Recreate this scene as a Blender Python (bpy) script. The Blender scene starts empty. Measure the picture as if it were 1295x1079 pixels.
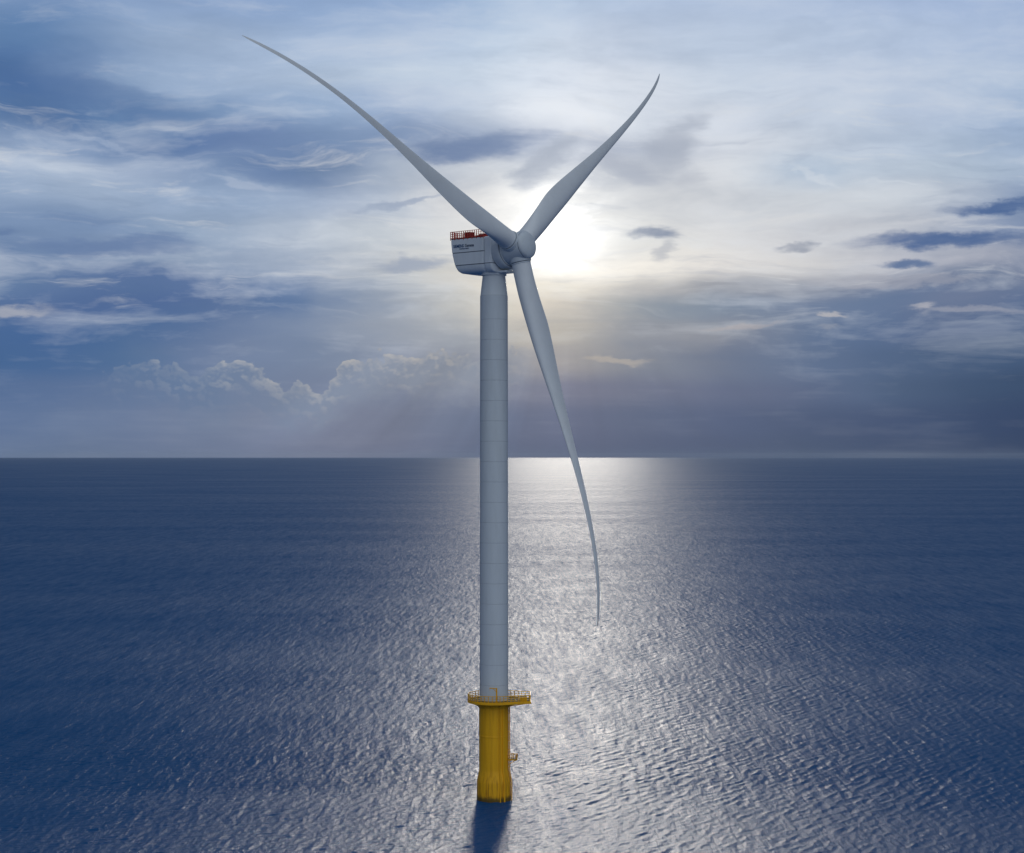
import bpy, bmesh, math, random
import numpy as np
from mathutils import Vector, Matrix

random.seed(7)
rng = np.random.default_rng(11)
S = bpy.context.scene
COL = S.collection
R = math.radians

# ------------------------------------------------------------------ camera
F = 2286.0                       # focal length in photo pixels (photo 1295 wide)
CAM = Vector((3.94, -394.75, 75.0))
cd = bpy.data.cameras.new("camera")
cam = bpy.data.objects.new("camera", cd)
COL.objects.link(cam)
cam.location = CAM
cam.rotation_euler = (R(90), 0, 0)
cd.sensor_width = 36.0
cd.lens = 36.0 * F / 1295.0
cd.shift_y = 37.5 / 1295.0
cd.clip_start = 1.0
cd.clip_end = 200000.0
S.camera = cam

# ------------------------------------------------------------------ exposure
S.view_settings.view_transform = 'Standard'
S.view_settings.look = 'None'
S.view_settings.exposure = 0.0
S.view_settings.gamma = 1.0
S.render.engine = 'CYCLES'
S.cycles.max_bounces = 6
S.cycles.glossy_bounces = 3
S.cycles.diffuse_bounces = 3
S.cycles.caustics_reflective = False
S.cycles.caustics_refractive = False
S.cycles.sample_clamp_indirect = 6.0

SUN_AZ = math.atan((718 - 647.5) / F)     # radians right of straight ahead (+Y)
SUN_EL = math.atan((577 - 292) / F)

# ------------------------------------------------------------------ sun lamp (veiled by thin cloud)
sl = bpy.data.lights.new("sun", 'SUN')
sl.energy = 0.74
sl.angle = R(4.5)
sl.color = (1.0, 0.93, 0.82)
so = bpy.data.objects.new("sun", sl)
COL.objects.link(so)
sdir = Vector((math.sin(SUN_AZ) * math.cos(SUN_EL), math.cos(SUN_AZ) * math.cos(SUN_EL), math.sin(SUN_EL)))
so.rotation_euler = sdir.to_track_quat('Z', 'Y').to_euler()
so.location = (60, 300, 160)


# ------------------------------------------------------------------ node helper
class NT:
    def __init__(self, tree):
        self.t = tree
        tree.nodes.clear()

    def n(self, typ, **kw):
        nd = self.t.nodes.new(typ)
        for k, v in kw.items():
            setattr(nd, k, v)
        return nd

    def put(self, sock, v):
        if hasattr(v, 'is_output') or isinstance(v, bpy.types.NodeSocket):
            self.t.links.new(v, sock)
        else:
            sock.default_value = v

    def m(self, op, a, b=0.0, c=0.0, clamp=False):
        nd = self.n('ShaderNodeMath', operation=op, use_clamp=clamp)
        for i, v in enumerate((a, b, c)):
            self.put(nd.inputs[i], v)
        return nd.outputs[0]

    def vm(self, op, a, b=(0, 0, 0)):
        nd = self.n('ShaderNodeVectorMath', operation=op)
        self.put(nd.inputs[0], a)
        self.put(nd.inputs[1], b)
        return nd.outputs['Value'] if op in ('DOT_PRODUCT', 'LENGTH', 'DISTANCE') else nd.outputs[0]

    def xyz(self, x, y, z=0.0):
        nd = self.n('ShaderNodeCombineXYZ')
        for i, v in enumerate((x, y, z)):
            self.put(nd.inputs[i], v)
        return nd.outputs[0]

    def sep(self, v):
        nd = self.n('ShaderNodeSeparateXYZ')
        self.put(nd.inputs[0], v)
        return nd.outputs

    def ss(self, v, a, b, c=0.0, d=1.0):
        nd = self.n('ShaderNodeMapRange', interpolation_type='SMOOTHSTEP')
        nd.clamp = True
        for i, q in enumerate((v, a, b, c, d)):
            self.put(nd.inputs[i], q)
        return nd.outputs[0]

    def lin(self, v, a, b, c=0.0, d=1.0):
        nd = self.n('ShaderNodeMapRange', interpolation_type='LINEAR')
        nd.clamp = True
        for i, q in enumerate((v, a, b, c, d)):
            self.put(nd.inputs[i], q)
        return nd.outputs[0]

    def mix(self, f, a, b, blend='MIX'):
        nd = self.n('ShaderNodeMix', data_type='RGBA', blend_type=blend)
        nd.clamp_factor = True
        self.put(nd.inputs[0], f)
        self.put(nd.inputs[6], a)
        self.put(nd.inputs[7], b)
        return nd.outputs[2]

    def noise(self, v, scale, detail=4.0, rough=0.5, dim='3D', dist=0.0):
        nd = self.n('ShaderNodeTexNoise', noise_dimensions=dim)
        self.put(nd.inputs['Vector'], v)
        nd.inputs['Scale'].default_value = scale
        nd.inputs['Detail'].default_value = detail
        nd.inputs['Roughness'].default_value = rough
        nd.inputs['Distortion'].default_value = dist
        return nd.outputs

    def mapping(self, v, loc=(0, 0, 0), rot=(0, 0, 0), scale=(1, 1, 1), typ='POINT'):
        nd = self.n('ShaderNodeMapping', vector_type=typ)
        self.put(nd.inputs[0], v)
        nd.inputs[1].default_value = loc
        nd.inputs[2].default_value = rot
        nd.inputs[3].default_value = scale
        return nd.outputs[0]


def s2l(c):
    c = c / 255.0
    return c / 12.92 if c <= 0.04045 else ((c + 0.055) / 1.055) ** 2.4


def rgb(t, k=1.0):
    return (s2l(t[0]) * k, s2l(t[1]) * k, s2l(t[2]) * k, 1.0)


# ------------------------------------------------------------------ sky
# Directions are written in units of 1/100 of the tangent on the forward sphere:
# U = azimuth / 0.0004374 ... kept as "sky units", one unit = 1/2286 rad, u right of +Y, v above the horizon.
def build_sky():
    w = bpy.data.worlds.new("World")
    S.world = w
    w.use_nodes = True
    T = NT(w.node_tree)
    out = T.n('ShaderNodeOutputWorld')
    bg = T.n('ShaderNodeBackground')
    T.t.links.new(bg.outputs[0], out.inputs[0])
    bg.inputs[1].default_value = 1.0

    d = T.n('ShaderNodeTexCoord').outputs['Generated']
    x, y, z = T.sep(d)
    zc = T.m('MAXIMUM', z, 0.0)
    az = T.m('ARCTAN2', x, y)
    el = T.m('ARCSINE', zc)
    U = T.m('MULTIPLY', az, F / 1000.0)          # 1 = 1000 sky units
    V = T.m('MULTIPLY', el, F / 1000.0)
    P = T.xyz(U, V, 0.0)

    # --- cloud deck coordinates: a flat layer seen in perspective
    k = T.m('DIVIDE', 1.0, T.m('ADD', zc, 0.09))
    deck = T.xyz(T.m('MULTIPLY', x, k), T.m('MULTIPLY', y, k), 0.0)
    deckr = T.mapping(deck, rot=(0, 0, R(-18)), scale=(0.9, 1.5, 1.0))

    # --- warp of the layout
    wa = T.noise(T.mapping(P, scale=(2.2, 5.5, 1)), 1.0, 5, 0.55)
    wv = T.vm('SUBTRACT', wa['Color'], (0.5, 0.5, 0.5))
    hfade = T.ss(V, 0.0, 0.16, 0.12, 1.0)
    wv = T.vm('MULTIPLY', wv, T.xyz(T.m('MULTIPLY', hfade, 0.30), T.m('MULTIPLY', hfade, 0.105), 0.0))
    PW = T.vm('ADD', P, wv)
    UW, VW, _ = T.sep(PW)
    ut = T.lin(UW, -0.70, 0.70)                 # ramp coordinate

    rows = [
        (0,   [(126,152,190),(128,154,192),(138,163,200),(140,165,202),(145,170,206),(152,176,210),(165,187,216),(182,200,224),(176,194,220),(176,193,219),(172,190,218),(168,187,217),(165,185,217),(160,181,214)]),
        (60,  [(98,130,172),(105,136,178),(150,172,203),(160,180,208),(165,185,213),(178,195,219),(190,206,226),(202,214,230),(196,208,226),(190,204,224),(184,199,221),(180,196,220),(176,193,219),(170,188,216)]),
        (110, [(75,108,155),(90,120,165),(140,163,195),(160,180,208),(172,190,214),(188,203,222),(200,213,229),(212,221,234),(210,218,230),(200,211,226),(194,206,224),(188,201,221),(182,197,219),(172,190,215)]),
        (150, [(85,117,162),(84,115,160),(105,135,175),(130,155,190),(150,173,204),(165,183,210),(195,207,224),(222,228,237),(205,213,225),(205,213,226),(195,206,222),(188,201,220),(178,193,216),(160,180,208)]),
        (190, [(140,160,190),(135,157,190),(100,128,170),(105,130,172),(120,144,180),(135,155,187),(150,165,190),(170,180,198),(175,184,200),(208,214,224),(198,207,220),(186,199,217),(176,192,213),(158,178,206)]),
        (220, [(160,178,204),(168,184,207),(150,168,196),(118,142,178),(118,140,175),(165,178,197),(185,192,203),(185,192,202),(178,185,197),(212,217,224),(180,195,213),(185,198,214),(178,193,211),(160,178,202)]),
        (255, [(150,170,198),(160,178,203),(150,170,198),(150,170,198),(165,180,203),(185,194,207),(215,216,218),(245,245,243),(205,208,212),(205,209,215),(200,206,214),(192,200,211),(165,178,198),(130,150,182)]),
        (300, [(125,148,182),(125,148,182),(145,165,192),(165,180,201),(185,195,208),(200,206,212),(222,222,220),(250,249,246),(215,216,215),(215,216,218),(195,198,205),(190,195,205),(150,163,187),(120,138,170)]),
        (340, [(105,130,168),(130,150,180),(140,158,184),(150,166,190),(165,177,195),(185,190,196),(215,213,207),(248,245,238),(238,234,226),(225,222,218),(205,205,207),(185,188,198),(165,170,185),(140,150,172)]),
        (370, [(100,126,164),(90,116,158),(88,114,157),(100,124,163),(120,140,172),(175,181,188),(215,211,203),(230,224,212),(195,193,190),(160,163,170),(140,147,162),(115,128,154),(110,125,153),(115,128,155)]),
        (395, [(85,112,155),(80,107,152),(80,107,152),(90,115,155),(105,128,163),(165,172,182),(200,198,192),(210,203,192),(160,164,168),(130,143,160),(115,131,157),(100,120,152),(105,120,150),(85,108,145)]),
        (425, [(70,103,150),(68,102,150),(73,105,150),(100,122,158),(130,145,170),(152,160,173),(160,165,173),(185,181,174),(148,152,160),(136,142,155),(108,124,150),(90,112,146),(88,108,142),(78,102,138)]),
        (455, [(66,101,147),(72,104,148),(82,111,150),(105,124,156),(118,134,160),(135,145,164),(140,146,160),(160,158,160),(132,138,150),(110,122,144),(95,113,142),(82,104,137),(74,97,130),(66,91,126)]),
        (490, [(84,110,150),(88,112,150),(98,118,151),(106,124,154),(113,128,155),(118,130,154),(118,128,150),(118,124,145),(108,117,140),(98,110,137),(88,104,134),(76,97,128),(62,85,117),(52,76,108)]),
        (530, [(92,115,152),(97,118,152),(104,122,153),(112,127,154),(118,129,154),(113,124,148),(100,115,142),(97,109,136),(89,104,132),(80,97,128),(72,91,123),(63,83,116),(54,76,110),(45,68,103)]),
        (576, [(95,116,150),(98,117,148),(102,119,149),(106,120,148),(110,121,147),(106,117,143),(92,107,135),(86,100,128),(79,95,124),(71,89,119),(65,85,115),(57,78,110),(50,71,103),(41,64,97)]),
    ]

    def ramp(cols):
        nd = T.n('ShaderNodeValToRGB')
        T.put(nd.inputs[0], ut)
        cr = nd.color_ramp
        cr.interpolation = 'CARDINAL'
        for i, c in enumerate(cols):
            px = min(i * 100, 1295)
            pos = ((px - 647.5) / 1000.0 + 0.70) / 1.40
            if i < 2:
                e = cr.elements[i]
                e.position = pos
            else:
                e = cr.elements.new(pos)
            e.color = rgb(c)
        return nd.outputs[0]

    # bottom to top
    rows.reverse()
    acc = ramp(rows[0][1])
    for (py0, _), (py1, cols) in zip(rows[:-1], rows[1:]):
        v0 = (577 - py0) / 1000.0
        v1 = (577 - py1) / 1000.0
        acc = T.mix(T.ss(VW, v0, v1), acc, ramp(cols))

    # --- the sky above the picture and behind the camera
    hi = T.mix(T.ss(V, 0.50, 1.15), acc, (0.13, 0.205, 0.37, 1))  # unseen upper sky, set darker so the sea reflects less
    hi = T.mix(T.ss(V, 1.4, 3.2), hi, (0.12, 0.19, 0.34, 1))
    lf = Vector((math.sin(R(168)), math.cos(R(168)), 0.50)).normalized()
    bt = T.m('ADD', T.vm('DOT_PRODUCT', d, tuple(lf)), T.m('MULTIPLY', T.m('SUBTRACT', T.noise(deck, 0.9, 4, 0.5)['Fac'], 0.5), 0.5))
    back = T.mix(T.ss(bt, 0.20, 1.0), (0.03, 0.05, 0.095, 1), (0.68, 0.75, 0.84, 1))  # unseen bright lobe added to light the turbine; sides kept dark for the sea
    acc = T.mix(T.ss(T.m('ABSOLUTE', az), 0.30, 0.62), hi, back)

    # --- streaky cloud texture (thin layer seen in perspective + fine fibres)
    n1 = T.noise(deckr, 1.6, 7, 0.58, dist=0.6)['Fac']
    n2 = T.noise(T.mapping(PW, rot=(0, 0, R(-7)), scale=(3.2, 15.0, 1)), 1.0, 6, 0.6, dist=0.4)['Fac']
    n3 = T.noise(T.mapping(PW, rot=(0, 0, R(9)), scale=(11.0, 32.0, 1)), 1.0, 4, 0.6)['Fac']
    nn = T.m('ADD', T.m('MULTIPLY', T.m('SUBTRACT', n1, 0.5), 0.9), T.m('MULTIPLY', T.m('SUBTRACT', n2, 0.5), 1.15))
    nn = T.m('ADD', nn, T.m('MULTIPLY', T.m('SUBTRACT', n3, 0.5), 0.75))
    amp = T.m('MULTIPLY', T.ss(V, 0.05, 0.24, 0.10, 1.0), T.ss(V, 0.40, 0.62, 1.0, 0.6))
    nn = T.m('MULTIPLY', nn, amp)
    lightc = T.mix(T.m('MULTIPLY', nn, 1.0, clamp=True), acc, (0.78, 0.82, 0.87, 1))
    darkc = T.mix(T.m('MULTIPLY', nn, -1.15, clamp=True), lightc, T.mix(0.55, acc, (0.072, 0.145, 0.275, 1)))
    acc = darkc

    n5 = T.noise(T.mapping(PW, loc=(1.3, 4.1, 0), rot=(0, 0, R(-4)), scale=(4.5, 36.0, 1)), 1.0, 6, 0.66, dist=0.7)['Fac']
    band = T.m('MULTIPLY', T.ss(V, 0.14, 0.22), T.ss(V, 0.36, 0.50, 1.0, 0.25))
    acc = T.mix(T.m('MULTIPLY', T.ss(n5, 0.53, 0.72), T.m('MULTIPLY', band, 0.42)), acc, T.mix(0.55, acc, (0.15, 0.22, 0.36, 1)))
    acc = T.mix(T.m('MULTIPLY', T.ss(n5, 0.46, 0.28), T.m('MULTIPLY', band, 0.40)), acc, (0.72, 0.73, 0.74, 1))

    # --- single cloud patches: (px, py, half-width, half-height, turn, strength, colour)
    rag = T.noise(T.mapping(P, scale=(9, 22, 1)), 1.0, 6, 0.62)['Color']
    PR = T.vm('ADD', P, T.vm('MULTIPLY', T.vm('SUBTRACT', rag, (0.5, 0.5, 0.5)), (0.10, 0.050, 0.0)))
    patches = [
        (1190, 313, 200, 17, 0, 2.0, (80,106,150)),
        (1260, 274, 130, 12, 3, 1.7, (76,104,150)),
        (1140, 341, 55, 11, 0, 1.6, (96,118,155)),
        (1000, 316, 50, 9, 4, 1.2, (130,140,160)),
        (822, 297, 62, 17, 0, 1.7, (122,136,160)),
        (838, 318, 26, 22, 30, 1.1, (160,166,178)),
        (605, 188, 150, 33, 6, 1.7, (102,125,163)),
        (690, 212, 85, 36, 40, 1.2, (142,154,174)),
        (850, 190, 80, 45, 30, 1.1, (150,160,178)),
        (785, 215, 65, 28, -20, 1.3, (158,167,184)),
        (985, 285, 90, 12, 0, 0.5, (222,222,222)),
        (1180, 290, 130, 7, 3, 0.6, (205,208,214)),
        (1130, 360, 190, 9, 0, 0.6, (178,178,186)),
        (870, 232, 50, 14, 10, 0.6, (172,178,190)),
        (505, 262, 120, 9, 12, 1.1, (140,156,182)),
        (525, 335, 95, 15, 2, 1.3, (145,158,180)),
        (150, 318, 170, 22, 3, 1.0, (88,115,160)),
        (130, 286, 90, 12, 3, 0.8, (105,130,168)),
        (10, 305, 70, 10, 0, 1.0, (92,118,160)),
        (20, 398, 110, 13, 3, 1.3, (168,172,184)),
        (120, 135, 260, 36, -12, 0.8, (76,108,156)),
        (345, 222, 140, 22, -14, 0.7, (98,124,166)),
        (310, 238, 110, 9, -10, 0.7, (178,190,210)),
        (140, 195, 110, 8, -10, 0.7, (176,190,212)),
        (930, 409, 95, 9, 4, 0.9, (176,170,172)),
        (1055, 404, 26, 6, 0, 1.4, (178,178,184)),
        (1048, 421, 30, 5, 4, 0.9, (140,148,165)),
        (775, 452, 75, 9, -2, 0.8, (190,180,168)),
        (1210, 400, 120, 9, -4, 0.7, (168,170,182)),
        (1160, 392, 32, 9, 10, 1.2, (180,180,188)),
        (1040, 232, 70, 6, -22, 0.9, (206,214,224)),
        (1120, 243, 50, 4, -10, 0.8, (206,214,224)),
    ]
    n4 = T.noise(T.mapping(P, loc=(5.0, 2.0, 0), rot=(0, 0, R(-3)), scale=(5.0, 34.0, 1)), 1.0, 6, 0.64, dist=0.5)['Fac']
    pz = T.m('MULTIPLY', T.m('SUBTRACT', T.m('ADD', T.m('MULTIPLY', n4, 0.6), T.m('MULTIPLY', n3, 0.4)), 0.5), 3.4)
    for (px, py, hw, hh, rot, st, c) in patches:
        loc = ((px - 647.5) / 1000.0, (577 - py) / 1000.0, 0)
        mp = T.mapping(PR, loc=loc, rot=(0, 0, R(rot)), scale=(hw / 1000.0, hh / 1000.0, 1), typ='TEXTURE')
        g = T.n('ShaderNodeTexGradient', gradient_type='SPHERICAL')
        T.put(g.inputs[0], mp)
        gg = T.ss(g.outputs['Fac'], 0.0, 0.85)
        f = T.m('MULTIPLY', T.ss(T.m('ADD', gg, T.m('MULTIPLY', pz, T.m('MINIMUM', gg, 0.55))), 0.18, 1.15), min(1.0, st * 0.62))
        acc = T.mix(f, acc, rgb(c))

    # --- bank of small cumulus tops standing above the haze
    def puff(off):
        nd = T.n('ShaderNodeTexVoronoi', feature='SMOOTH_F1', voronoi_dimensions='2D')
        T.put(nd.inputs['Vector'], T.mapping(PR2, loc=off, scale=(46, 62, 1)))
        nd.inputs['Scale'].default_value = 1.0
        nd.inputs['Detail'].default_value = 2.0
        nd.inputs['Roughness'].default_value = 0.55
        nd.inputs['Smoothness'].default_value = 0.6
        fb = T.noise(T.mapping(PR2, loc=(off[0] * 0.8, off[1] * 0.8, 0), scale=(32, 44, 1)), 1.0, 5, 0.58)['Fac']
        return T.m('ADD', T.m('MULTIPLY', fb, 1.1), T.m('MULTIPLY', nd.outputs['Distance'], -0.40))
    PR2 = T.vm('ADD', P, T.vm('MULTIPLY', wv, (0.10, 0.12, 0.0)))
    cA = puff((0, 0, 0))
    cB = puff((0.20, 0.30, 0))
    cC = T.noise(T.mapping(P, loc=(3.1, 1.7, 0), scale=(13, 9, 1)), 1.0, 3, 0.5)['Fac']
    cn = T.m('ADD', T.m('MULTIPLY', T.m('ADD', cA, 0.2), 0.5), T.m('MULTIPLY', cC, 0.62))
    top = T.n('ShaderNodeFloatCurve')
    T.put(top.inputs[1], T.lin(U, -0.70, 0.70))
    cv = top.mapping.curves[0]
    pts = [(0, 500), (90, 492), (150, 470), (205, 452), (250, 466), (300, 456), (345, 470), (395, 486), (430, 462), (480, 444), (520, 448), (560, 440), (600, 442), (660, 436), (700, 448), (760, 470), (830, 462), (930, 480), (1295, 500)]
    pp = [(((p[0] - 647.5) / 1000.0 + 0.7) / 1.4, (577 - p[1]) / 200.0) for p in pts]
    cv.points[0].location = pp[0]
    cv.points[1].location = pp[-1]
    for q in pp[1:-1]:
        cv.points.new(*q)
    top.mapping.update()
    topv = T.m('MULTIPLY', top.outputs[0], 0.2)
    hgt = T.m('SUBTRACT', T.m('ADD', topv, T.m('MULTIPLY', T.m('SUBTRACT', cn, 0.6), 0.085)), V)
    inside = T.ss(hgt, -0.001, 0.003)
    envl = T.m('MULTIPLY', T.ss(U, -0.55, -0.40), T.ss(U, -0.04, 0.06, 1.0, 0.0))
    bodyf = T.m('MULTIPLY', T.m('MULTIPLY', inside, T.ss(hgt, 0.015, 0.075, 1.0, 0.0)), T.m('MULTIPLY', envl, 0.95))
    bodyc = T.mix(T.ss(U, -0.5, -0.05), (0.105, 0.175, 0.31, 1), (0.245, 0.285, 0.36, 1))
    acc = T.mix(bodyf, acc, bodyc)
    lit = T.ss(T.m('SUBTRACT', cA, cB), -0.04, 0.26)
    edge = T.ss(hgt, 0.001, 0.014, 1.0, 0.0)
    depth = T.ss(hgt, 0.010, 0.065, 1.0, 0.0)
    rimf = T.m('ADD', T.m('MULTIPLY', edge, 0.28), T.m('MULTIPLY', lit, 0.42))
    rimf = T.m('MULTIPLY', T.m('MULTIPLY', rimf, T.m('MULTIPLY', inside, depth)), T.m('MULTIPLY', envl, T.ss(cC, 0.36, 0.60, 0.25, 0.95)))
    acc = T.mix(rimf, acc, T.mix(T.ss(U, -0.5, -0.1), (0.36, 0.39, 0.44, 1), (0.54, 0.51, 0.47, 1)))

    # --- glow of the veiled sun and faint shafts below the cloud bank
    sd = T.vm('DOT_PRODUCT', d, tuple(sdir))
    ang = T.m('ARCCOSINE', T.m('MINIMUM', sd, 0.999999))
    angn = T.m('MULTIPLY', ang, T.m('ADD', 0.35, T.m('MULTIPLY', T.noise(T.mapping(PW, loc=(2.2, 0.4, 0), scale=(5, 8, 1)), 1.0, 5, 0.6)['Fac'], 1.3)))
    g1 = T.m('MULTIPLY', T.m('EXPONENT', T.m('MULTIPLY', T.m('MULTIPLY', angn, angn), -1.0 / (0.021 ** 2))), 0.55)
    g2 = T.m('MULTIPLY', T.m('EXPONENT', T.m('MULTIPLY', angn, -1.0 / 0.04)), 0.22)
    er = T.noise(T.mapping(PW, loc=(0.4, 0.9, 0), scale=(9, 17, 1)), 1.0, 5, 0.6)['Fac']
    g1 = T.m('MULTIPLY', g1, T.ss(er, 0.34, 0.60, 0.0, 1.25))
    veil = T.m('ADD', T.ss(V, 0.13, 0.23, 0.12, 0.45), T.ss(VW, 0.215, 0.245, 0.0, 0.55))
    gl = T.m('MULTIPLY', T.m('ADD', g1, g2), veil)
    nd = T.n('ShaderNodeVectorMath', operation='SCALE')
    nd.inputs[0].default_value = (1.0, 0.97, 0.92)
    T.put(nd.inputs['Scale'], gl)
    acc = T.vm('ADD', acc, nd.outputs[0])

    us = (718 - 647.5) / 1000.0
    vs = (577 - 292) / 1000.0
    th = T.m('ARCTAN2', T.m('SUBTRACT', U, us), T.m('SUBTRACT', vs, V))
    ray = T.noise(T.xyz(T.m('MULTIPLY', th, 5.0), 0.3, 0.0), 1.0, 3, 0.5, dim='2D')['Fac']
    rayf = T.m('MULTIPLY', T.m('MULTIPLY', T.m('SUBTRACT', ray, 0.5), T.ss(V, 0.0, 0.03, 0.5, 1.0)), T.ss(V, 0.12, 0.16, 1.0, 0.0))
    rayf = T.m('ADD', 1.0, T.m('MULTIPLY', rayf, T.ss(T.m('ABSOLUTE', T.m('ADD', U, 0.15)), 0.1, 0.4, 0.45, 0.12)))
    nd = T.n('ShaderNodeVectorMath', operation='SCALE')
    T.put(nd.inputs[0], acc)
    T.put(nd.inputs['Scale'], rayf)
    acc = nd.outputs[0]

    # --- clear air behind the cloud layer
    sky = T.n('ShaderNodeTexSky', sky_type='NISHITA')
    sky.sun_disc = False
    sky.sun_elevation = SUN_EL
    sky.sun_rotation = SUN_AZ
    sc = T.n('ShaderNodeVectorMath', operation='SCALE')
    T.t.links.new(sky.outputs[0], sc.inputs[0])
    sc.inputs['Scale'].default_value = 0.06
    acc = T.mix(0.005, acc, sc.outputs[0])
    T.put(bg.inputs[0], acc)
    w.cycles.sampling_method = 'MANUAL'
    w.cycles.sample_map_resolution = 1024


build_sky()


# ------------------------------------------------------------------ materials
def principled(name):
    m = bpy.data.materials.new(name)
    m.use_nodes = True
    T = NT(m.node_tree)
    o = T.n('ShaderNodeOutputMaterial')
    b = T.n('ShaderNodeBsdfPrincipled')
    T.t.links.new(b.outputs[0], o.inputs[0])
    return m, T, b


def paint(name, col, rough=0.45, stain=0.12, streak=(6, 6, 0.25), dirt=None):
    m, T, b = principled(name)
    pos = T.n('ShaderNodeTexCoord').outputs['Object']
    n = T.noise(T.mapping(pos, scale=streak), 1.0, 5, 0.6)['Fac']
    f = T.ss(n, 0.35, 0.75)
    c2 = dirt or tuple(c * 0.72 for c in col)
    T.put(b.inputs['Base Color'], T.mix(T.m('MULTIPLY', f, stain * 4, clamp=True), (*col, 1), (*c2, 1)))
    n2 = T.noise(pos, 1.7, 3, 0.5)['Fac']
    T.put(b.inputs['Roughness'], T.lin(n2, 0.3, 0.7, rough - 0.07, rough + 0.1))
    b.inputs['IOR'].default_value = 1.45
    b.inputs['Specular IOR Level'].default_value = 0.2
    return m


M_WHITE = paint("light_grey_paint", (0.60, 0.65, 0.69), 0.42, 0.06, (0.9, 0.9, 0.12))
M_NACELLE = paint("pale_nacelle_paint", (0.76, 0.80, 0.83), 0.42, 0.06, (0.9, 0.9, 0.12))
M_BLADE = paint("blade_gelcoat", (0.74, 0.77, 0.79), 0.34, 0.05, (0.4, 0.4, 0.4))
M_SEAM = paint("dark_seam", (0.13, 0.16, 0.20), 0.6, 0.05)
M_SOFTSEAM = paint("tower_seam", (0.50, 0.54, 0.58), 0.6, 0.05)
M_YELLOW = paint("yellow_paint", (0.88, 0.45, 0.015), 0.42, 0.14, (1.3, 1.3, 0.10), dirt=(0.60, 0.27, 0.012))
M_DECK = paint("deck_grating", (0.16, 0.13, 0.07), 0.9, 0.1, (1.5, 1.5, 1.5))


def foundation_paint():
    m = paint("foundation_yellow", (0.88, 0.45, 0.015), 0.42, 0.14, (1.3, 1.3, 0.10), dirt=(0.60, 0.27, 0.012))
    T = NT.__new__(NT)
    T.t = m.node_tree
    b = [n for n in T.t.nodes if n.type == 'BSDF_PRINCIPLED'][0]
    base = b.inputs['Base Color'].links[0].from_socket
    pos = T.n('ShaderNodeTexCoord').outputs['Object']
    z = T.sep(pos)[2]
    run = T.noise(T.mapping(pos, scale=(2.6, 2.6, 0.16)), 1.0, 5, 0.65)['Fac']
    low = T.ss(z, 1.0, 8.5, 1.0, 0.0)
    c = T.mix(T.m('MULTIPLY', T.ss(run, 0.46, 0.66), T.m('MULTIPLY', low, 0.75)), base, (0.30, 0.105, 0.012, 1))
    zz = T.m('ADD', z, T.m('MULTIPLY', T.m('SUBTRACT', T.noise(pos, 1.6, 4, 0.6)['Fac'], 0.5), 1.1))
    c = T.mix(T.ss(zz, 0.5, 1.5, 0.85, 0.0), c, (0.045, 0.042, 0.018, 1))     # weed and wet steel in the splash zone
    T.t.links.new(c, b.inputs['Base Color'])
    return m


M_PILE = foundation_paint()
M_RED = paint("red_paint", (0.58, 0.07, 0.05), 0.5, 0.1, (2, 2, 2))
M_DKRED = paint("dark_red_paint", (0.20, 0.022, 0.02), 0.5, 0.1, (2, 2, 2))
M_LOGO1 = paint("lettering_blue", (0.035, 0.11, 0.25), 0.5, 0.0)
M_LOGO2 = paint("lettering_dark", (0.04, 0.07, 0.13), 0.5, 0.0)


# ------------------------------------------------------------------ mesh helpers
def link(name, bm, mats, parent=None, sharp=40, mw=None):
    me = bpy.data.meshes.new(name)
    bmesh.ops.recalc_face_normals(bm, faces=bm.faces[:])
    bm.to_mesh(me)
    bm.free()
    for m in (mats if isinstance(mats, (list, tuple)) else [mats]):
        me.materials.append(m)
    me.shade_smooth()
    me.set_sharp_from_angle(angle=R(sharp))
    o = bpy.data.objects.new(name, me)
    COL.objects.link(o)
    if parent:
        o.parent = parent
    if mw is not None:
        o.matrix_local = mw
    return o


def loft(bm, rings, close=True, cap0=True, cap1=True, mats=None):
    vs = [[bm.verts.new(p) for p in r] for r in rings]
    n = len(rings[0])
    for i in range(len(vs) - 1):
        for j in range(n if close else n - 1):
            f = bm.faces.new((vs[i][j], vs[i][(j + 1) % n], vs[i + 1][(j + 1) % n], vs[i + 1][j]))
            if mats:
                f.material_index = mats[i]
    if cap0:
        bm.faces.new(list(reversed(vs[0])))
    if cap1:
        bm.faces.new(vs[-1])


def lathe(bm, prof, n=96, c=(0, 0), mats=None, cap0=True, cap1=True):
    rings = []
    for (r, z) in prof:
        rings.append([(c[0] + r * math.cos(2 * math.pi * k / n), c[1] + r * math.sin(2 * math.pi * k / n), z) for k in range(n)])
    loft(bm, rings, True, cap0, cap1, mats)


def deck_top(bm):
    bm.normal_update()
    for f in bm.faces:
        if f.normal.z > 0.95 and f.calc_area() > 0.3:
            f.material_index = 1


def box(bm, c, s, rz=0.0):
    m = Matrix.Translation(c) @ Matrix.Rotation(rz, 4, 'Z') @ Matrix.Diagonal((s[0], s[1], s[2], 1))
    bmesh.ops.create_cube(bm, size=1.0, matrix=m)


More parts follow.
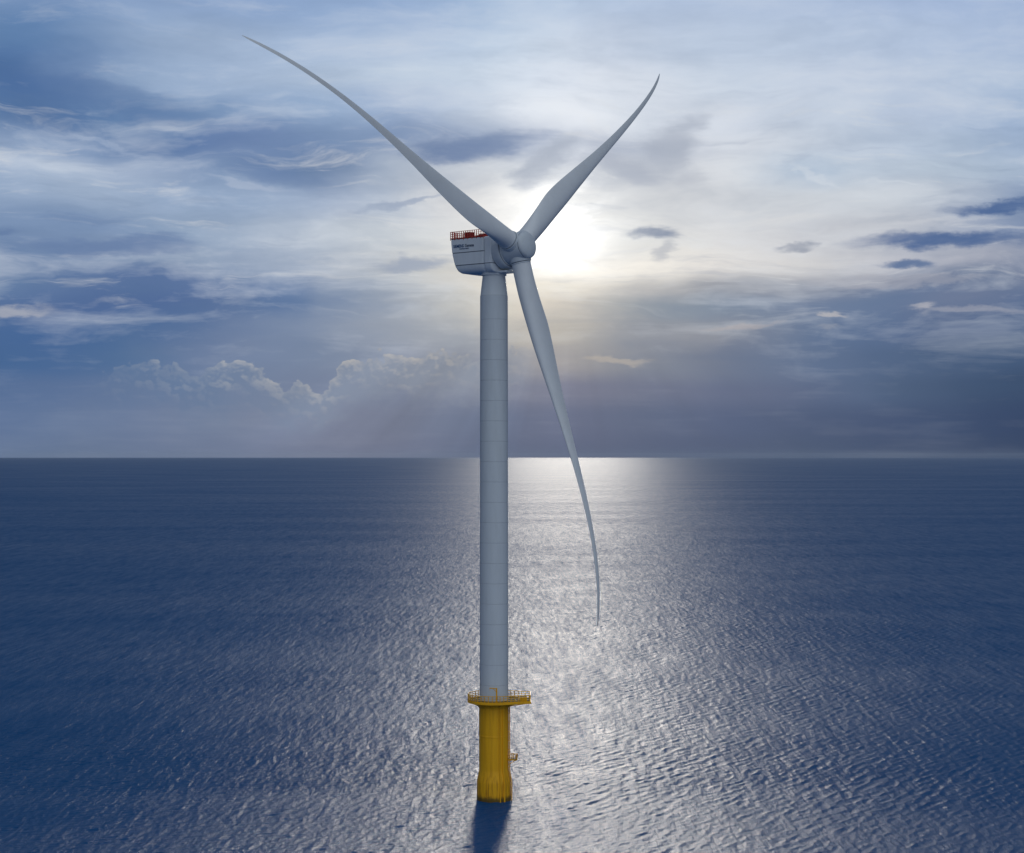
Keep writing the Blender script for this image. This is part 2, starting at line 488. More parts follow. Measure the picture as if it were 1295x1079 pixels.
def tube(bm, pts, r, n=8, closed=False):
    pts = [Vector(p) for p in pts]
    rings = []
    for i, p in enumerate(pts):
        a = pts[i - 1] if (i > 0 or closed) else p
        b = pts[(i + 1) % len(pts)] if (i < len(pts) - 1 or closed) else p
        t = (b - a).normalized()
        u = t.orthogonal() if abs(t.z) > 0.95 else Vector((0, 0, 1)).cross(t)
        u.normalize()
        v = t.cross(u)
        rings.append([p + r * (math.cos(2 * math.pi * k / n) * u + math.sin(2 * math.pi * k / n) * v) for k in range(n)])
    if closed:
        rings.append(rings[0])
        vs = [[bm.verts.new(q) for q in rr] for rr in rings[:-1]]
        vs.append(vs[0])
        for i in range(len(vs) - 1):
            for j in range(n):
                bm.faces.new((vs[i][j], vs[i][(j + 1) % n], vs[i + 1][(j + 1) % n], vs[i + 1][j]))
    else:
        loft(bm, rings)


# ------------------------------------------------------------------ the sea
def build_sea():
    dense = np.linspace(-R(20), R(20), 960)
    coarse = np.arange(R(20) + R(4), 2 * math.pi - R(20) - R(1), R(4.0))
    th = np.concatenate([dense, coarse])
    rr = [2.0]
    while rr[-1] < 225:
        rr.append(rr[-1] * 1.05 + 1)
    rr = [q for q in rr if q < 225]
    q = 225.0
    while q < 1600:
        rr.append(q)
        q *= 1.0009
    while q < 5000:
        rr.append(q)
        q *= 1.004
    while q < 90000:
        rr.append(q)
        q *= 1.05
    rr.append(90000.0)
    rr = np.array(rr)
    nr, nt = len(rr), len(th)
    RR, TH = np.meshgrid(rr, th, indexing='ij')
    RR, TH = RR.astype(np.float32), TH.astype(np.float32)
    X = CAM.x + RR * np.sin(TH)
    Y = CAM.y + RR * np.cos(TH)
    dr = (np.gradient(rr)[:, None] * np.ones((1, nt))).astype(np.float32)
    dth = np.gradient(th)
    dth[960:] = R(4)
    dth[959] = R(4)
    dth[0] = R(4)
    sp = np.maximum(dr, RR * dth[None, :].astype(np.float32))
    # gust patches: slow change of wave height over the surface
    gust = np.ones_like(X)
    for i in range(9):
        L = rng.uniform(120, 600)
        a = rng.normal(0.35, 0.35)
        kx, ky = 2 * math.pi / L * np.sin(a) * 0.6, 2 * math.pi / L * np.cos(a)
        gust += 0.11 * np.sin(kx * X + ky * Y + rng.uniform(0, 6.28))
    gust = np.clip(gust, 0.45, 1.5)
    Z = np.zeros_like(X)
    DX = np.zeros_like(X)
    DY = np.zeros_like(X)
    N = 160
    lam = np.exp(np.linspace(math.log(0.70), math.log(7.5), N)) * rng.uniform(0.95, 1.05, N)
    main = R(-32)                                  # travel direction, from +X
    tot = 0.0
    res = np.zeros_like(X)
    for i in range(N):
        L = float(lam[i])
        spread = 0.30 if L > 1.6 else 0.6
        a = main + rng.normal(0, spread)
        kk = 2 * math.pi / L
        wgt = math.exp(-((math.log(L / 0.95)) / 0.4) ** 2) + 0.55 * math.exp(-((math.log(L / 2.5)) / 0.40) ** 2)
        slope = 0.0245 * math.sqrt(wgt)
        amp = slope / kk
        cx, cy = math.cos(a), math.sin(a)
        ph = kk * (cx * X + cy * Y) + rng.uniform(0, 6.28)
        fade = np.clip((L / sp - 2.3) / 1.8, 0, 1)
        A = amp * fade * gust
        Z += A * np.cos(ph)
        DX -= 1.1 * A * cx * np.sin(ph)
        DY -= 1.1 * A * cy * np.sin(ph)
        tot += slope * slope
        res += slope * slope * (1 - fade ** 2)
    for i in range(10):                            # faint long swell
        L = rng.uniform(22, 70)
        a = R(-60) + rng.normal(0, 0.4)
        kk = 2 * math.pi / L
        ph = kk * (math.cos(a) * X + math.sin(a) * Y) + rng.uniform(0, 6.28)
        fade = np.clip((L / sp - 2.6) / 2.2, 0, 1)
        Z += 0.003 / kk * fade * np.cos(ph)
    lod = np.sqrt(np.clip(res / tot, 0, 1))
    co = np.stack([X + DX, Y + DY, Z], -1).reshape(-1, 3).astype(np.float32)
    idx = np.arange(nr * nt).reshape(nr, nt)
    a = idx[:-1]
    b = idx[1:]
    quads = np.stack([a, b, np.roll(b, -1, 1), np.roll(a, -1, 1)], -1).reshape(-1, 4)
    quads = quads[:, ::-1]
    nf = len(quads)
    me = bpy.data.meshes.new("sea")
    me.vertices.add(len(co) + 0)
    me.vertices.foreach_set("co", co.ravel())
    me.loops.add(nf * 4)
    me.loops.foreach_set("vertex_index", quads.astype(np.int32).ravel())
    me.polygons.add(nf)
    me.polygons.foreach_set("loop_start", np.arange(0, nf * 4, 4, dtype=np.int32))
    at = me.attributes.new("chop", 'FLOAT', 'POINT')
    at.data.foreach_set("value", lod.astype(np.float32).ravel())
    me.update(calc_edges=True)
    me.validate()
    me.shade_smooth()
    if me.polygons[nf // 2].normal.z < 0:
        me.flip_normals()
    o = bpy.data.objects.new("sea", me)
    COL.objects.link(o)
    o["kind"] = "structure"
    o["label"] = "dark blue rippled open sea with silver sun glitter"

    m, T, bs = principled("sea_water")
    pos = T.n('ShaderNodeNewGeometry').outputs['Position']
    chop = T.n('ShaderNodeAttribute', attribute_name='chop').outputs['Fac']
    g = T.noise(T.mapping(pos, rot=(0, 0, R(-12)), scale=(0.0016, 0.0052, 1)), 1.0, 4, 0.55)['Fac']
    gf = T.ss(g, 0.34, 0.66)
    nA = T.noise(T.mapping(pos, rot=(0, 0, R(32)), scale=(3.4, 1.7, 0.5)), 1.0, 4, 0.6, dist=0.3)['Fac']
    nB = T.noise(T.mapping(pos, rot=(0, 0, R(-20)), scale=(7.0, 4.5, 1.0)), 1.0, 3, 0.6)['Fac']
    h = T.m('ADD', T.m('MULTIPLY', nA, 0.62), T.m('MULTIPLY', nB, 0.3))
    bp = T.n('ShaderNodeBump')
    T.put(bp.inputs['Strength'], T.lin(gf, 0, 1, 0.6, 1.0))
    bp.inputs['Distance'].default_value = 0.30
    T.put(bp.inputs['Height'], h)
    ro = T.m('ADD', T.lin(chop, 0.1, 1.0, 0.06, 0.455), T.lin(gf, 0, 1, -0.025, 0.035))
    T.t.nodes.remove(bs)
    dif = T.n('ShaderNodeBsdfDiffuse')               # light scattered back out of the water
    dif.inputs['Color'].default_value = (0.001, 0.070, 0.210, 1)
    glo = T.n('ShaderNodeBsdfGlossy')
    T.put(glo.inputs['Roughness'], ro)
    nC = T.noise(T.mapping(pos, rot=(0, 0, R(32)), scale=(0.42, 0.06, 0.5)), 1.0, 3, 0.6, dist=0.2)['Fac']
    b2 = T.n('ShaderNodeBump')                       # trains of wavelets farther out, crests along the swell
    T.put(b2.inputs['Strength'], T.ss(chop, 0.25, 0.8, 0.0, 1.0))
    b2.inputs['Distance'].default_value = 0.75
    T.put(b2.inputs['Height'], nC)
    T.t.links.new(bp.outputs[0], b2.inputs['Normal'])
    T.t.links.new(b2.outputs[0], glo.inputs['Normal'])
    nD = T.noise(T.mapping(pos, scale=(0.55, 0.045, 0.5)), 1.0, 3, 0.65)['Fac']
    nE = T.noise(T.mapping(pos, loc=(7, 3, 0), scale=(0.16, 0.012, 0.5)), 1.0, 3, 0.65)['Fac']
    gr = T.m('ADD', T.m('MULTIPLY', T.m('SUBTRACT', nD, 0.5), 1.9), T.m('MULTIPLY', T.m('SUBTRACT', nE, 0.5), 1.3))
    grain = T.m('ADD', 1.0, T.m('MULTIPLY', gr, T.ss(chop, 0.42, 0.9)))   # share of wave faces turned to the viewer
    fr = T.n('ShaderNodeFresnel')
    fr.inputs['IOR'].default_value = 1.333
    T.t.links.new(b2.outputs[0], fr.inputs['Normal'])
    mx = T.n('ShaderNodeMixShader')
    T.put(mx.inputs[0], T.m('MULTIPLY', fr.outputs[0], T.m('MULTIPLY', T.lin(gf, 0, 1, 0.165, 0.255), grain)))
    T.t.links.new(dif.outputs[0], mx.inputs[1])
    T.t.links.new(glo.outputs[0], mx.inputs[2])
    for nd in T.t.nodes:
        if nd.type == 'OUTPUT_MATERIAL':
            T.t.links.new(mx.outputs[0], nd.inputs[0])
    me.materials.append(m)
    return o


build_sea()

# ------------------------------------------------------------------ wind turbine
turbine = bpy.data.objects.new("wind_turbine", None)
COL.objects.link(turbine)
turbine["label"] = "tall pale grey three bladed offshore wind turbine on yellow foundation in the sea"
turbine["category"] = "wind turbine"

YAW, TILT, AZ0 = 0.9064, 0.1608, 0.9357
HUB = Vector((1.282 + CAM.x, 390.66 + CAM.y, 45.12 + CAM.z))
up = Vector((math.sin(YAW) * math.cos(TILT), -math.cos(YAW) * math.cos(TILT), math.sin(TILT)))
hh = Vector((math.cos(YAW), math.sin(YAW), 0))
vv = hh.cross(-up).normalized()
if vv.z < 0:
    vv = -vv
uh = Vector((math.sin(YAW), -math.cos(YAW), 0))           # level heading of the nacelle


# --- foundation (yellow transition piece)
bm = bmesh.new()
lathe(bm, [(3.72, -4.0), (3.72, 3.4), (3.72, 3.9), (3.70, 4.2), (3.62, 4.6), (3.36, 6.0), (3.28, 6.4), (3.245, 6.8), (3.24, 7.2), (3.24, 13.7), (3.24, 13.9), (3.26, 13.95), (3.26, 14.15), (3.24, 14.2), (3.24, 14.4), (3.24, 20.9), (3.24, 21.2)], 96)
foundation = link("transition_piece", bm, M_PILE, turbine, sharp=30)

# ladder on the right flank, with its small rest platform
LA = R(-14)                                                # bearing of the ladder on the pile (0 = +X)
ld = Vector((math.cos(LA), math.sin(LA), 0))
lt = Vector((-ld.y, ld.x, 0))


def pile_r(z):
    return 3.72 if z < 4.1 else (3.24 if z > 6.6 else 3.72 - (z - 4.1) / 2.5 * 0.46)


bm = bmesh.new()
for s in (-0.28, 0.28):
    tube(bm, [ld * (pile_r(z) + 0.28) + lt * s + Vector((0, 0, z)) for z in (-1.5, 2, 4.1, 6.6, 10, 15, 21.6)], 0.06, 6)
z = -1.0
while z < 21.3:
    a = ld * (pile_r(z) + 0.28) + Vector((0, 0, z))
    tube(bm, [a - lt * 0.28, a + lt * 0.28], 0.035, 6)
    z += 0.42
for z in (1.2, 3.4, 7.2, 8.6, 11, 13, 15, 17, 19, 20.6):
    for s in (-0.28, 0.28):
        tube(bm, [ld * (pile_r(z) - 0.05) + lt * s + Vector((0, 0, z)), ld * (pile_r(z) + 0.28) + lt * s + Vector((0, 0, z))], 0.06, 6)
link("ladder", bm, M_YELLOW, foundation)

bm = bmesh.new()
ctr = ld * (3.24 + 0.95) + Vector((0, 0, 8.95))
box(bm, ctr, (1.9, 1.5, 0.26), LA)
for s in (-0.6, 0.6):
    tube(bm, [ld * 3.2 + lt * s + Vector((0, 0, 7.7)), ld * 4.9 + lt * s + Vector((0, 0, 8.85))], 0.07, 6)
cor = [ld * 3.3 + lt * 0.72, ld * 5.1 + lt * 0.72, ld * 5.1 - lt * 0.72, ld * 3.3 - lt * 0.72]
for hgt in (0.55, 1.15):
    tube(bm, [c + Vector((0, 0, 9.0 + hgt)) for c in cor], 0.065, 6)
for i in range(3):
    a, b = cor[i], cor[i + 1]
    for k in range(3):
        p = a.lerp(b, k / 2.0)
        tube(bm, [p + Vector((0, 0, 9.0)), p + Vector((0, 0, 10.15))], 0.075, 6)
deck_top(bm)
link("rest_platform", bm, [M_YELLOW, M_DECK], foundation)

bm = bmesh.new()
BA = R(-52)
bd, bt = Vector((math.cos(BA), math.sin(BA), 0)), Vector((-math.sin(BA), math.cos(BA), 0))
tube(bm, [bd * 3.35 + Vector((0, 0, zz)) for zz in (20.9, 6.8)] + [bd * 3.8 + Vector((0, 0, zz)) for zz in (4.0, -2.0)], 0.16, 10)
tube(bm, [Vector((math.cos(R(-68)), math.sin(R(-68)), 0)) * (q + 0.06) + Vector((0, 0, zz)) for q, zz in ((3.3, 20.9), (3.3, 6.8), (3.75, 4.0), (3.75, -2.0))], 0.11, 10)
link("cable_duct", bm, M_YELLOW, foundation)

# --- access platform with its lay-down area on the right
DZ = 21.75
outl = []
for k in range(48):
    a = 2 * math.pi * k / 48
    outl.append(Vector((5.75 * math.cos(a), 5.75 * math.sin(a), 0)))
ext = []
for p in outl:
    q = p.copy()
    if p.x > 3.2:                                          # square-ended extension
        q.x = min(8.1, 3.2 + (p.x - 3.2) * 2.6)
        if p.x > 4.9:
            q.x = 8.1
            q.y = p.y * 1.12
    ext.append(q)
outl = ext
bm = bmesh.new()


def ring_at(pts, z, k=1.0):
    return [Vector((p.x * k, p.y * k, z)) for p in pts]


loft(bm, [ring_at(outl, DZ - 0.42, 0.985), ring_at(outl, DZ - 0.40), ring_at(outl, DZ), ring_at(outl, DZ + 0.02, 0.99)])
lathe(bm, [(3.30, DZ - 1.55), (3.42, DZ - 1.5), (3.9, DZ - 0.45)], 64)
for k in range(14):
    a = 2 * math.pi * k / 14 + 0.1
    dd = Vector((math.cos(a), math.sin(a), 0))
    ro = 7.4 if abs(math.atan2(dd.y, dd.x)) < 0.5 else 5.3
    tube(bm, [dd * 3.2 + Vector((0, 0, DZ - 1.3)), dd * ro + Vector((0, 0, DZ - 0.42))], 0.10, 6)
deck_top(bm)
deck = link("access_platform", bm, [M_YELLOW, M_DECK], turbine)

bm = bmesh.new()
ins = [p * 0.98 for p in outl]
for hgt, r in ((0.5, 0.055), (0.95, 0.055), (1.45, 0.075)):
    tube(bm, [Vector((p.x, p.y, DZ + hgt)) for p in ins], r, 6, closed=True)
per = ins + [ins[0]]
acc = 0.0
for i in range(len(ins)):
    a, b = per[i], per[i + 1]
    L = (b - a).length
    while acc < L:
        p = a.lerp(b, acc / L)
        tube(bm, [Vector((p.x, p.y, DZ)), Vector((p.x, p.y, DZ + 1.47))], 0.075, 6)
        acc += 0.85
    acc -= L
for i in range(len(ins)):                                  # toe board
    a, b = per[i], per[i + 1]
    vsq = [bm.verts.new((a.x, a.y, DZ + 0.02)), bm.verts.new((b.x, b.y, DZ + 0.02)), bm.verts.new((b.x, b.y, DZ + 0.2)), bm.verts.new((a.x, a.y, DZ + 0.2))]
    bm.faces.new(vsq)
link("railing", bm, M_YELLOW, deck)

bm = bmesh.new()
dp = Vector((0.62, -4.6, DZ))
tube(bm, [dp, dp + Vector((0, 0, 3.15)), ], 0.16, 10)
tube(bm, [dp + Vector((0, 0, 0)), dp + Vector((0, 0, 0.3))], 0.32, 12)
tube(bm, [dp + Vector((0.1, 0, 3.1)), dp + Vector((-1.55, -0.25, 3.2))], 0.10, 8)
tube(bm, [dp + Vector((0, 0, 2.3)), dp + Vector((-0.8, -0.12, 3.12))], 0.06, 6)
tube(bm, [dp + Vector((-1.45, -0.24, 3.2)), dp + Vector((-1.45, -0.24, 2.6))], 0.03, 6)
box(bm, dp + Vector((0.02, -0.25, 1.1)), (0.4, 0.4, 0.5))
link("davit_crane", bm, M_YELLOW, deck)

bm = bmesh.new()
box(bm, Vector((6.4, -1.6, DZ + 0.48)), (1.5, 1.1, 0.92), 0.1)
box(bm, Vector((6.4, -1.6, DZ + 0.97)), (1.6, 1.2, 0.08), 0.1)
deck_top(bm)
link("equipment_box", bm, [M_YELLOW, M_DECK], deck)

# --- tower
prof, mt = [], []
z = DZ + 0.03
zt = 110.0
prof.append((3.14, z))
seg = 4.42
zz = z + 3.4
while zz < zt - 1.0:
    rz = 3.12 - (zz - z) / (zt - z) * 0.10
    prof += [(rz, zz - 0.07), (rz - 0.025, zz - 0.045), (rz - 0.025, zz + 0.045), (rz, zz + 0.07)]
    mt += [0, 1, 1, 1]
    zz += seg
prof += [(3.02, zt - 0.12), (2.99, zt - 0.08), (2.99, zt), (2.965, zt + 0.06), (2.36, 115.4)]
mt += [0, 1, 1, 0, 0]
bm = bmesh.new()
lathe(bm, prof, 128, mats=mt)
tower = link("tower", bm, [M_WHITE, M_SOFTSEAM], turbine, sharp=30)

# --- nacelle: level body, axes (s along heading, w across, z up)
NACX = Vector((uh.x, uh.y, 0))


def nac(s, w, z):
    return NACX * s + hh * w + Vector((0, 0, z))


def outline(s0, s1, hw, rc, n=7):
    pts = []
    rc = min(rc, hw * 0.95)
    for (cs, cw, a0) in ((s1 - rc, hw - rc, 0), (s0 + rc, hw - rc, 90), (s0 + rc, -hw + rc, 180), (s1 - rc, -hw + rc, 270)):
        for k in range(n):
            a = R(a0 + 90.0 * k / (n - 1))
            pts.append((cs + rc * math.cos(a), cw + rc * math.sin(a)))
    return pts


def interp(tab, z):
    if z <= tab[0][0]:
        return tab[0][1]
    for (a, va), (b, vb) in zip(tab[:-1], tab[1:]):
        if z <= b:
            return va + (vb - va) * (z - a) / (b - a)
    return tab[-1][1]


NT_, NB_ = 122.55, 114.85
rear = [(114.85, -5.6), (115.05, -6.8), (115.5, -7.35), (116.75, -8.0), (119.5, -8.82), (121.5, -9.1), (122.55, -9.17)]
halfw = [(114.85, 2.3), (115.0, 2.9), (115.3, 3.4), (115.9, 3.8), (116.75, 3.98), (118, 4.0), (122.55, 3.95)]
lev = [114.85, 114.92, 115.05, 115.25, 115.5, 115.9, 116.3, 116.66, 116.70, 116.80, 116.84, 117.5, 118.5, 119.41, 119.45, 119.55, 119.59, 120.5, 121.5, 122.2, 122.45, 122.55]
rings, mt = [], []
for i, zl in enumerate(lev):
    g = 0.07 if zl in (116.70, 116.80, 119.45, 119.55) else 0.0
    if zl == 122.55:
        g = 0.12
    rings.append([nac(s, w, zl) for s, w in outline(interp(rear, zl) + g, 0.30, interp(halfw, zl) - g, 0.55)])
    if i:
        mt.append(1 if zl in (116.70, 116.80, 116.84, 119.45, 119.55, 119.59) else 0)
bm = bmesh.new()
loft(bm, rings, mats=mt)
nacelle = link("nacelle", bm, [M_NACELLE, M_SEAM], turbine, sharp=35)

rings, mt = [], []
lev2 = [114.95, 115.1, 115.35, 115.8, 116.3, 116.70, 116.74, 116.82, 116.86, 118, 120, 122.0, 122.4, 122.6]
for i, zl in enumerate(lev2):
    g = 0.06 if zl in (116.74, 116.82) else 0.0
    if zl == 122.6:
        g = 0.15
    rings.append([nac(s, w, zl) for s, w in outline(0.36, 2.45, interp(halfw, zl) * 1.005 + 0.04 - g, 0.45)])
    if i:
        mt.append(1 if zl in (116.74, 116.82, 116.86) else 0)
bm = bmesh.new()
loft(bm, rings, mats=mt)
link("front_collar", bm, [M_NACELLE, M_SEAM], nacelle, sharp=35)

# yaw bearing under the nacelle
bm = bmesh.new()
lathe(bm, [(2.45, 114.35), (2.75, 114.4), (2.75, 114.95), (2.6, 115.05)], 64)
link("yaw_bearing", bm, M_WHITE, nacelle)
bm = bmesh.new()
for (s0, s1, hw, z0, z1) in ((1.2, 4.6, 1.5, 114.75, 115.25),):
    rings = [[nac(s, w, zl) for s, w in outline(s0, s1, hw - q, 0.4)] for zl, q in ((z0, 0.15), (z0 + 0.1, 0), (z1, 0))]
    loft(bm, rings)
link("service_hatch", bm, M_WHITE, nacelle)

# hoist platform on the roof: red railing, dark red coolers
bm = bmesh.new()
rp = outline(-9.12, 0.2, 4.0, 0.3, 3)
rings = [[nac(s, w, z) for s, w in rp] for z in (122.58, 122.70)]
loft(bm, rings)
link("hoist_deck", bm, M_DKRED, nacelle)
bm = bmesh.new()
RZ0 = 122.70
cor = [(-9.05, -3.95), (0.15, -3.95), (0.15, 3.95), (-9.05, 3.95)]
for hgt, r in ((0.08, 0.07), (0.55, 0.04), (1.0, 0.04), (1.5, 0.06)):
    tube(bm, [nac(s, w, RZ0 + hgt) for s, w in cor], r, 6, closed=True)
for i in range(4):
    a, b = cor[i], cor[(i + 1) % 4]
    L = math.hypot(b[0] - a[0], b[1] - a[1])
    n = max(2, round(L / 0.62))
    for k in range(n):
        t = k / n
        s, w = a[0] + (b[0] - a[0]) * t, a[1] + (b[1] - a[1]) * t
        tube(bm, [nac(s, w, RZ0 - 0.05), nac(s, w, RZ0 + 1.52)], 0.09, 6)
        if k % 2 == 0:                                     # bracket gripping the roof edge
            k2 = 1.02
            tube(bm, [nac(s * 1.0, w * 1.005, RZ0 + 0.05), nac(s * 1.0, w * 1.01, RZ0 - 0.35)], 0.09, 6)
link("railing", bm, M_RED, nacelle)
bm = bmesh.new()


def obox(bm, s0, s1, w0, w1, z0, z1):
    loft(bm, [[nac(s, w, z) for s, w in ((s0, w0), (s1, w0), (s1, w1), (s0, w1))] for z in (z0, z1)])


for k in range(3):
    obox(bm, -6.6 + k * 0.55, -6.13 + k * 0.55, -2.2, -0.6, RZ0, RZ0 + 1.36)
obox(bm, -6.67, -4.95, -2.28, -0.52, RZ0 + 1.36, RZ0 + 1.44)
link("cooling_unit", bm, M_DKRED, nacelle)
bm = bmesh.new()
obox(bm, -2.9, 0.0, -2.4, -1.2, RZ0, RZ0 + 0.55)
obox(bm, -2.5, -0.9, -2.2, -1.4, RZ0 + 0.55, RZ0 + 0.75)
link("roof_hatch", bm, M_DKRED, nacelle)
bm = bmesh.new()
tube(bm, [nac(-7.6, 3.2, RZ0), nac(-7.6, 3.2, RZ0 + 1.9)], 0.05, 6)
tube(bm, [nac(-7.9, 3.2, RZ0 + 1.75), nac(-7.3, 3.2, RZ0 + 1.75)], 0.03, 6)
link("weather_mast", bm, M_RED, nacelle)


# lettering on the side that faces the camera
def text_mesh(body, size, mat, s_start, z_base, name, stretch=1.0, bold=0.0):
    cu = bpy.data.curves.new(name, 'FONT')
    cu.body = body
    cu.size = size
    cu.extrude = 0.02
    cu.offset = bold
    tmp = bpy.data.objects.new(name + "_outline", cu)
    COL.objects.link(tmp)
    bpy.context.view_layer.update()
    dg = bpy.context.evaluated_depsgraph_get()
    me = bpy.data.meshes.new_from_object(tmp.evaluated_get(dg))
    bpy.data.objects.remove(tmp)
    bpy.data.curves.remove(cu)
    me.name = name
    me.materials.clear()
    me.materials.append(mat)
    o = bpy.data.objects.new(name, me)
    COL.objects.link(o)
    o.parent = nacelle
    x = NACX * stretch
    zax = Vector((0, 0, 1))
    n = -hh
    org = nac(s_start, -4.0 - 0.02, z_base)
    o.matrix_local = Matrix(((x.x, zax.x, n.x, org.x), (x.y, zax.y, n.y, org.y), (x.z, zax.z, n.z, org.z), (0, 0, 0, 1)))
    xs = [v.co.x for v in me.vertices]
    return max(xs) * stretch


e = text_mesh("SIEMENS", 0.92, M_LOGO1, -8.2, 120.66, "lettering", 0.86, 0.012)
text_mesh("Gamesa", 0.92, M_LOGO2, -8.2 + e + 0.32, 120.66, "lettering", 0.86, 0.004)
text_mesh("RENEWABLE ENERGY", 0.30, M_LOGO1, -8.2 + e - 1.2, 120.22, "lettering", 0.95)

# --- generator and hub share the tilted rotor axis
ROT = Matrix(((hh.x, vv.x, up.x, HUB.x), (hh.y, vv.y, up.y, HUB.y), (hh.z, vv.z, up.z, HUB.z), (0, 0, 0, 1)))
if ROT.to_3x3().determinant() < 0:
    ROT = Matrix(((-hh.x, vv.x, up.x, HUB.x), (-hh.y, vv.y, up.y, HUB.y), (-hh.z, vv.z, up.z, HUB.z), (0, 0, 0, 1)))
bm = bmesh.new()
lathe(bm, [(3.2, -4.6), (3.7, -4.55), (3.98, -4.3), (4.05, -3.9), (4.05, -3.2), (3.98, -2.75), (3.80, -2.5), (3.72, -2.46), (3.70, -2.50), (3.62, -2.50), (3.60, -2.40), (3.3, -2.25)],
      128, mats=[0, 0, 0, 0, 0, 0, 0, 1, 1, 1, 0])
gen = link("generator", bm, [M_WHITE, M_SEAM], turbine, sharp=30, mw=ROT)

bm = bmesh.new()
lathe(bm, [(3.35, -2.42), (3.45, -2.2), (3.40, -1.2), (3.2, 0.4), (3.02, 1.9), (2.96, 2.15), (2.90, 2.18), (2.90, 2.26), (2.5, 2.3)], 128, mats=[0, 0, 0, 0, 0, 1, 1, 0])
hub = link("hub", bm, [M_WHITE, M_SEAM], turbine, sharp=35, mw=ROT)
bm = bmesh.new()
lathe(bm, [(2.93, 2.24), (2.95, 2.40), (2.86, 2.68), (2.6, 2.95), (2.1, 3.2), (1.4, 3.38), (0.7, 3.46), (0.05, 3.48)], 128)
link("nose_cap", bm, M_WHITE, hub, sharp=50)

RAD = 83.5
chord = [(0, 4.15), (0.045, 4.15), (0.08, 4.45), (0.13, 5.2), (0.20, 5.85), (0.26, 5.55), (0.34, 4.55), (0.45, 3.15), (0.55, 2.25), (0.7, 1.45), (0.85, 1.05), (0.95, 0.75), (0.985, 0.45), (1.0, 0.16)]
thick = [(0, 1.0), (0.045, 1.0), (0.08, 0.86), (0.13, 0.62), (0.20, 0.44), (0.26, 0.37), (0.34, 0.32), (0.45, 0.27), (0.6, 0.23), (0.8, 0.19), (1.0, 0.17)]
BETA = R(8)


def smooth_tab(tab, t):
    # Catmull-Rom through the table
    ts = [a for a, _ in tab]
    i = 0
    while i < len(ts) - 2 and t > ts[i + 1]:
        i += 1
    x0, x1 = ts[i], ts[i + 1]
    y0, y1 = tab[i][1], tab[i + 1][1]
    m0 = (tab[i + 1][1] - tab[i - 1][1]) / (ts[i + 1] - ts[i - 1]) if i > 0 else 0.0
    m1 = (tab[i + 2][1] - tab[i][1]) / (ts[i + 2] - ts[i]) if i < len(ts) - 2 else (y1 - y0) / (x1 - x0)
    h = x1 - x0
    u = (t - x0) / h
    return ((2 * u**3 - 3 * u**2 + 1) * y0 + (u**3 - 2 * u**2 + u) * h * m0 + (-2 * u**3 + 3 * u**2) * y1 + (u**3 - u**2) * h * m1)


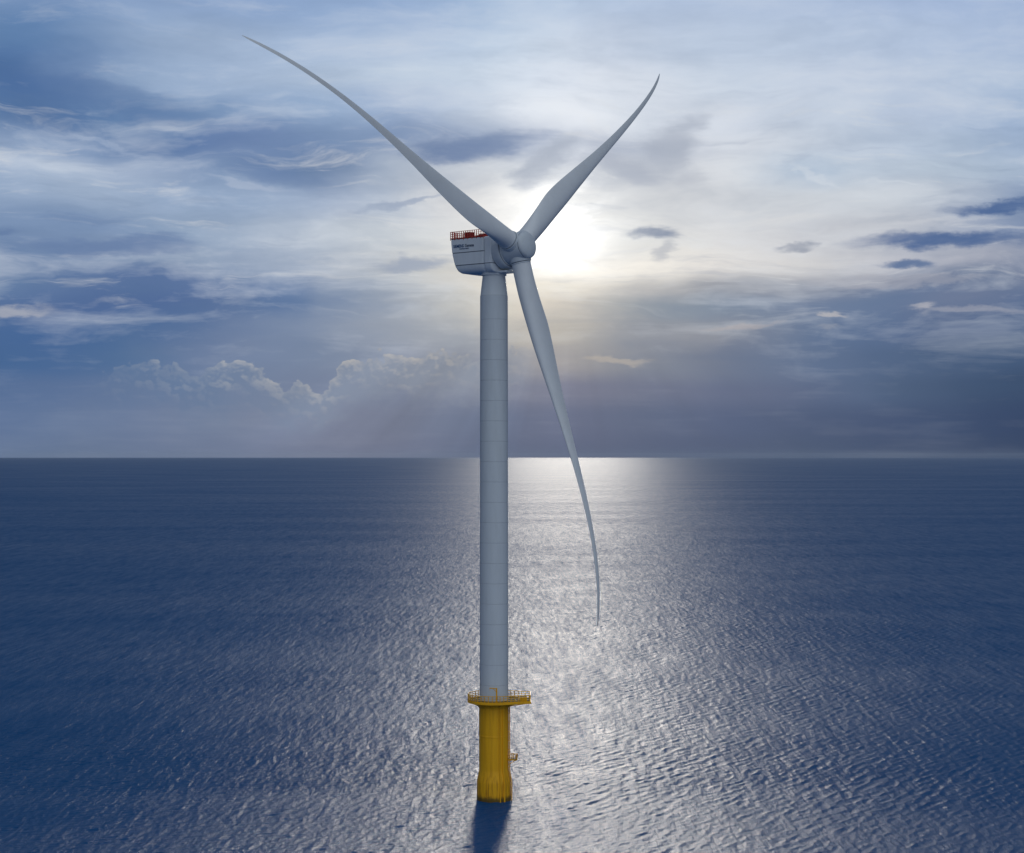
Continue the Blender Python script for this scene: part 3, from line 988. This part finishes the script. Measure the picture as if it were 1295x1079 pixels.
def blade_mesh(kidx):
    a = AZ0 + kidx * 2 * math.pi / 3
    rd = math.sin(a) * hh + math.cos(a) * vv
    td = math.cos(a) * hh - math.sin(a) * vv
    bm = bmesh.new()
    rings = []
    N = 90
    r0 = 3.1
    for i in range(N + 1):
        t = r0 / RAD + (1 - r0 / RAD) * (i / N)
        if i == N:
            t = 1.0
        r = t * RAD
        off = -0.0078 * r + RAD * (0.2018 * t**2 - 0.1866 * t**4)
        c = HUB + rd * r + up * off + td * (RAD * -0.0093 * t * t)
        ch = max(0.12, smooth_tab(chord, t))
        tk = min(1.0, smooth_tab(thick, t)) * ch
        be = BETA + R(6) * (1 - min(1, t / 0.35)) * min(1, t / 0.06)
        cdir = td * math.cos(be) - up * math.sin(be)
        ndir = td * math.sin(be) + up * math.cos(be)
        rnd = max(0.0, min(1.0, (0.22 - t) / 0.17))        # 1 = round root
        rnd = rnd * rnd * (3 - 2 * rnd)
        ring = []
        n = 36
        for k in range(n):
            q = 2 * math.pi * k / n
            ex, ey = 0.5 * math.cos(q), 0.5 * math.sin(q)
            # airfoil: x 0 (nose) .. 1 (tail)
            xx = 0.5 * (1 - math.cos(q))
            yt = 5 * (0.2969 * math.sqrt(xx) - 0.1260 * xx - 0.3516 * xx**2 + 0.2843 * xx**3 - 0.1036 * xx**4)
            ay = yt * (1 if q < math.pi else -1) * 1.0
            ax = 0.36 - xx
            ay += 0.02 / 0.3 * (1 - (2 * xx - 1) ** 2) * 0.4
            px = ex * rnd + ax * (1 - rnd)
            py = ey * rnd + ay * (1 - rnd)
            ring.append(c + cdir * (px * ch) + ndir * (py * tk))
        rings.append(ring)
    loft(bm, rings)
    return bm, rd, td


for kidx in range(3):
    bm, rd, td = blade_mesh(kidx)
    # local frame at the blade root keeps the noise of each blade its own
    b = link("blade", bm, M_BLADE, turbine, sharp=60)
    # root collar, with its dark joint
    bm = bmesh.new()
    n = 72
    rings = []
    prof = [(2.35, 1.7), (2.33, 3.0), (2.28, 3.22), (2.20, 3.28), (2.12, 3.29), (2.12, 3.38), (2.17, 3.40), (2.17, 3.62), (2.09, 3.68)]
    mt = [0, 0, 0, 1, 1, 1, 0, 0]
    for (r, d) in prof:
        rings.append([HUB + rd * d + r * (math.cos(2 * math.pi * k / n) * td + math.sin(2 * math.pi * k / n) * up) for k in range(n)])
    loft(bm, rings, mats=mt)
    link("blade_root_collar", bm, [M_WHITE, M_SEAM], hub, sharp=35, mw=ROT.inverted())

# ------------------------------------------------------------------ sea air
bm = bmesh.new()
box(bm, Vector((0, 0, 102.0)), (190000, 190000, 214.0))
hm = bpy.data.materials.new("haze_air")
hm.use_nodes = True
T = NT(hm.node_tree)
ho = T.n('ShaderNodeOutputMaterial')
hv = T.n('ShaderNodeVolumePrincipled')
hv.inputs['Color'].default_value = (0.62, 0.76, 0.95, 1)
hv.inputs['Density'].default_value = 0.4e-5
hv.inputs['Anisotropy'].default_value = 0.3
T.t.links.new(hv.outputs[0], ho.inputs['Volume'])
haze = link("haze", bm, hm)
haze["kind"] = "stuff"
bpy.context.view_layer.update()
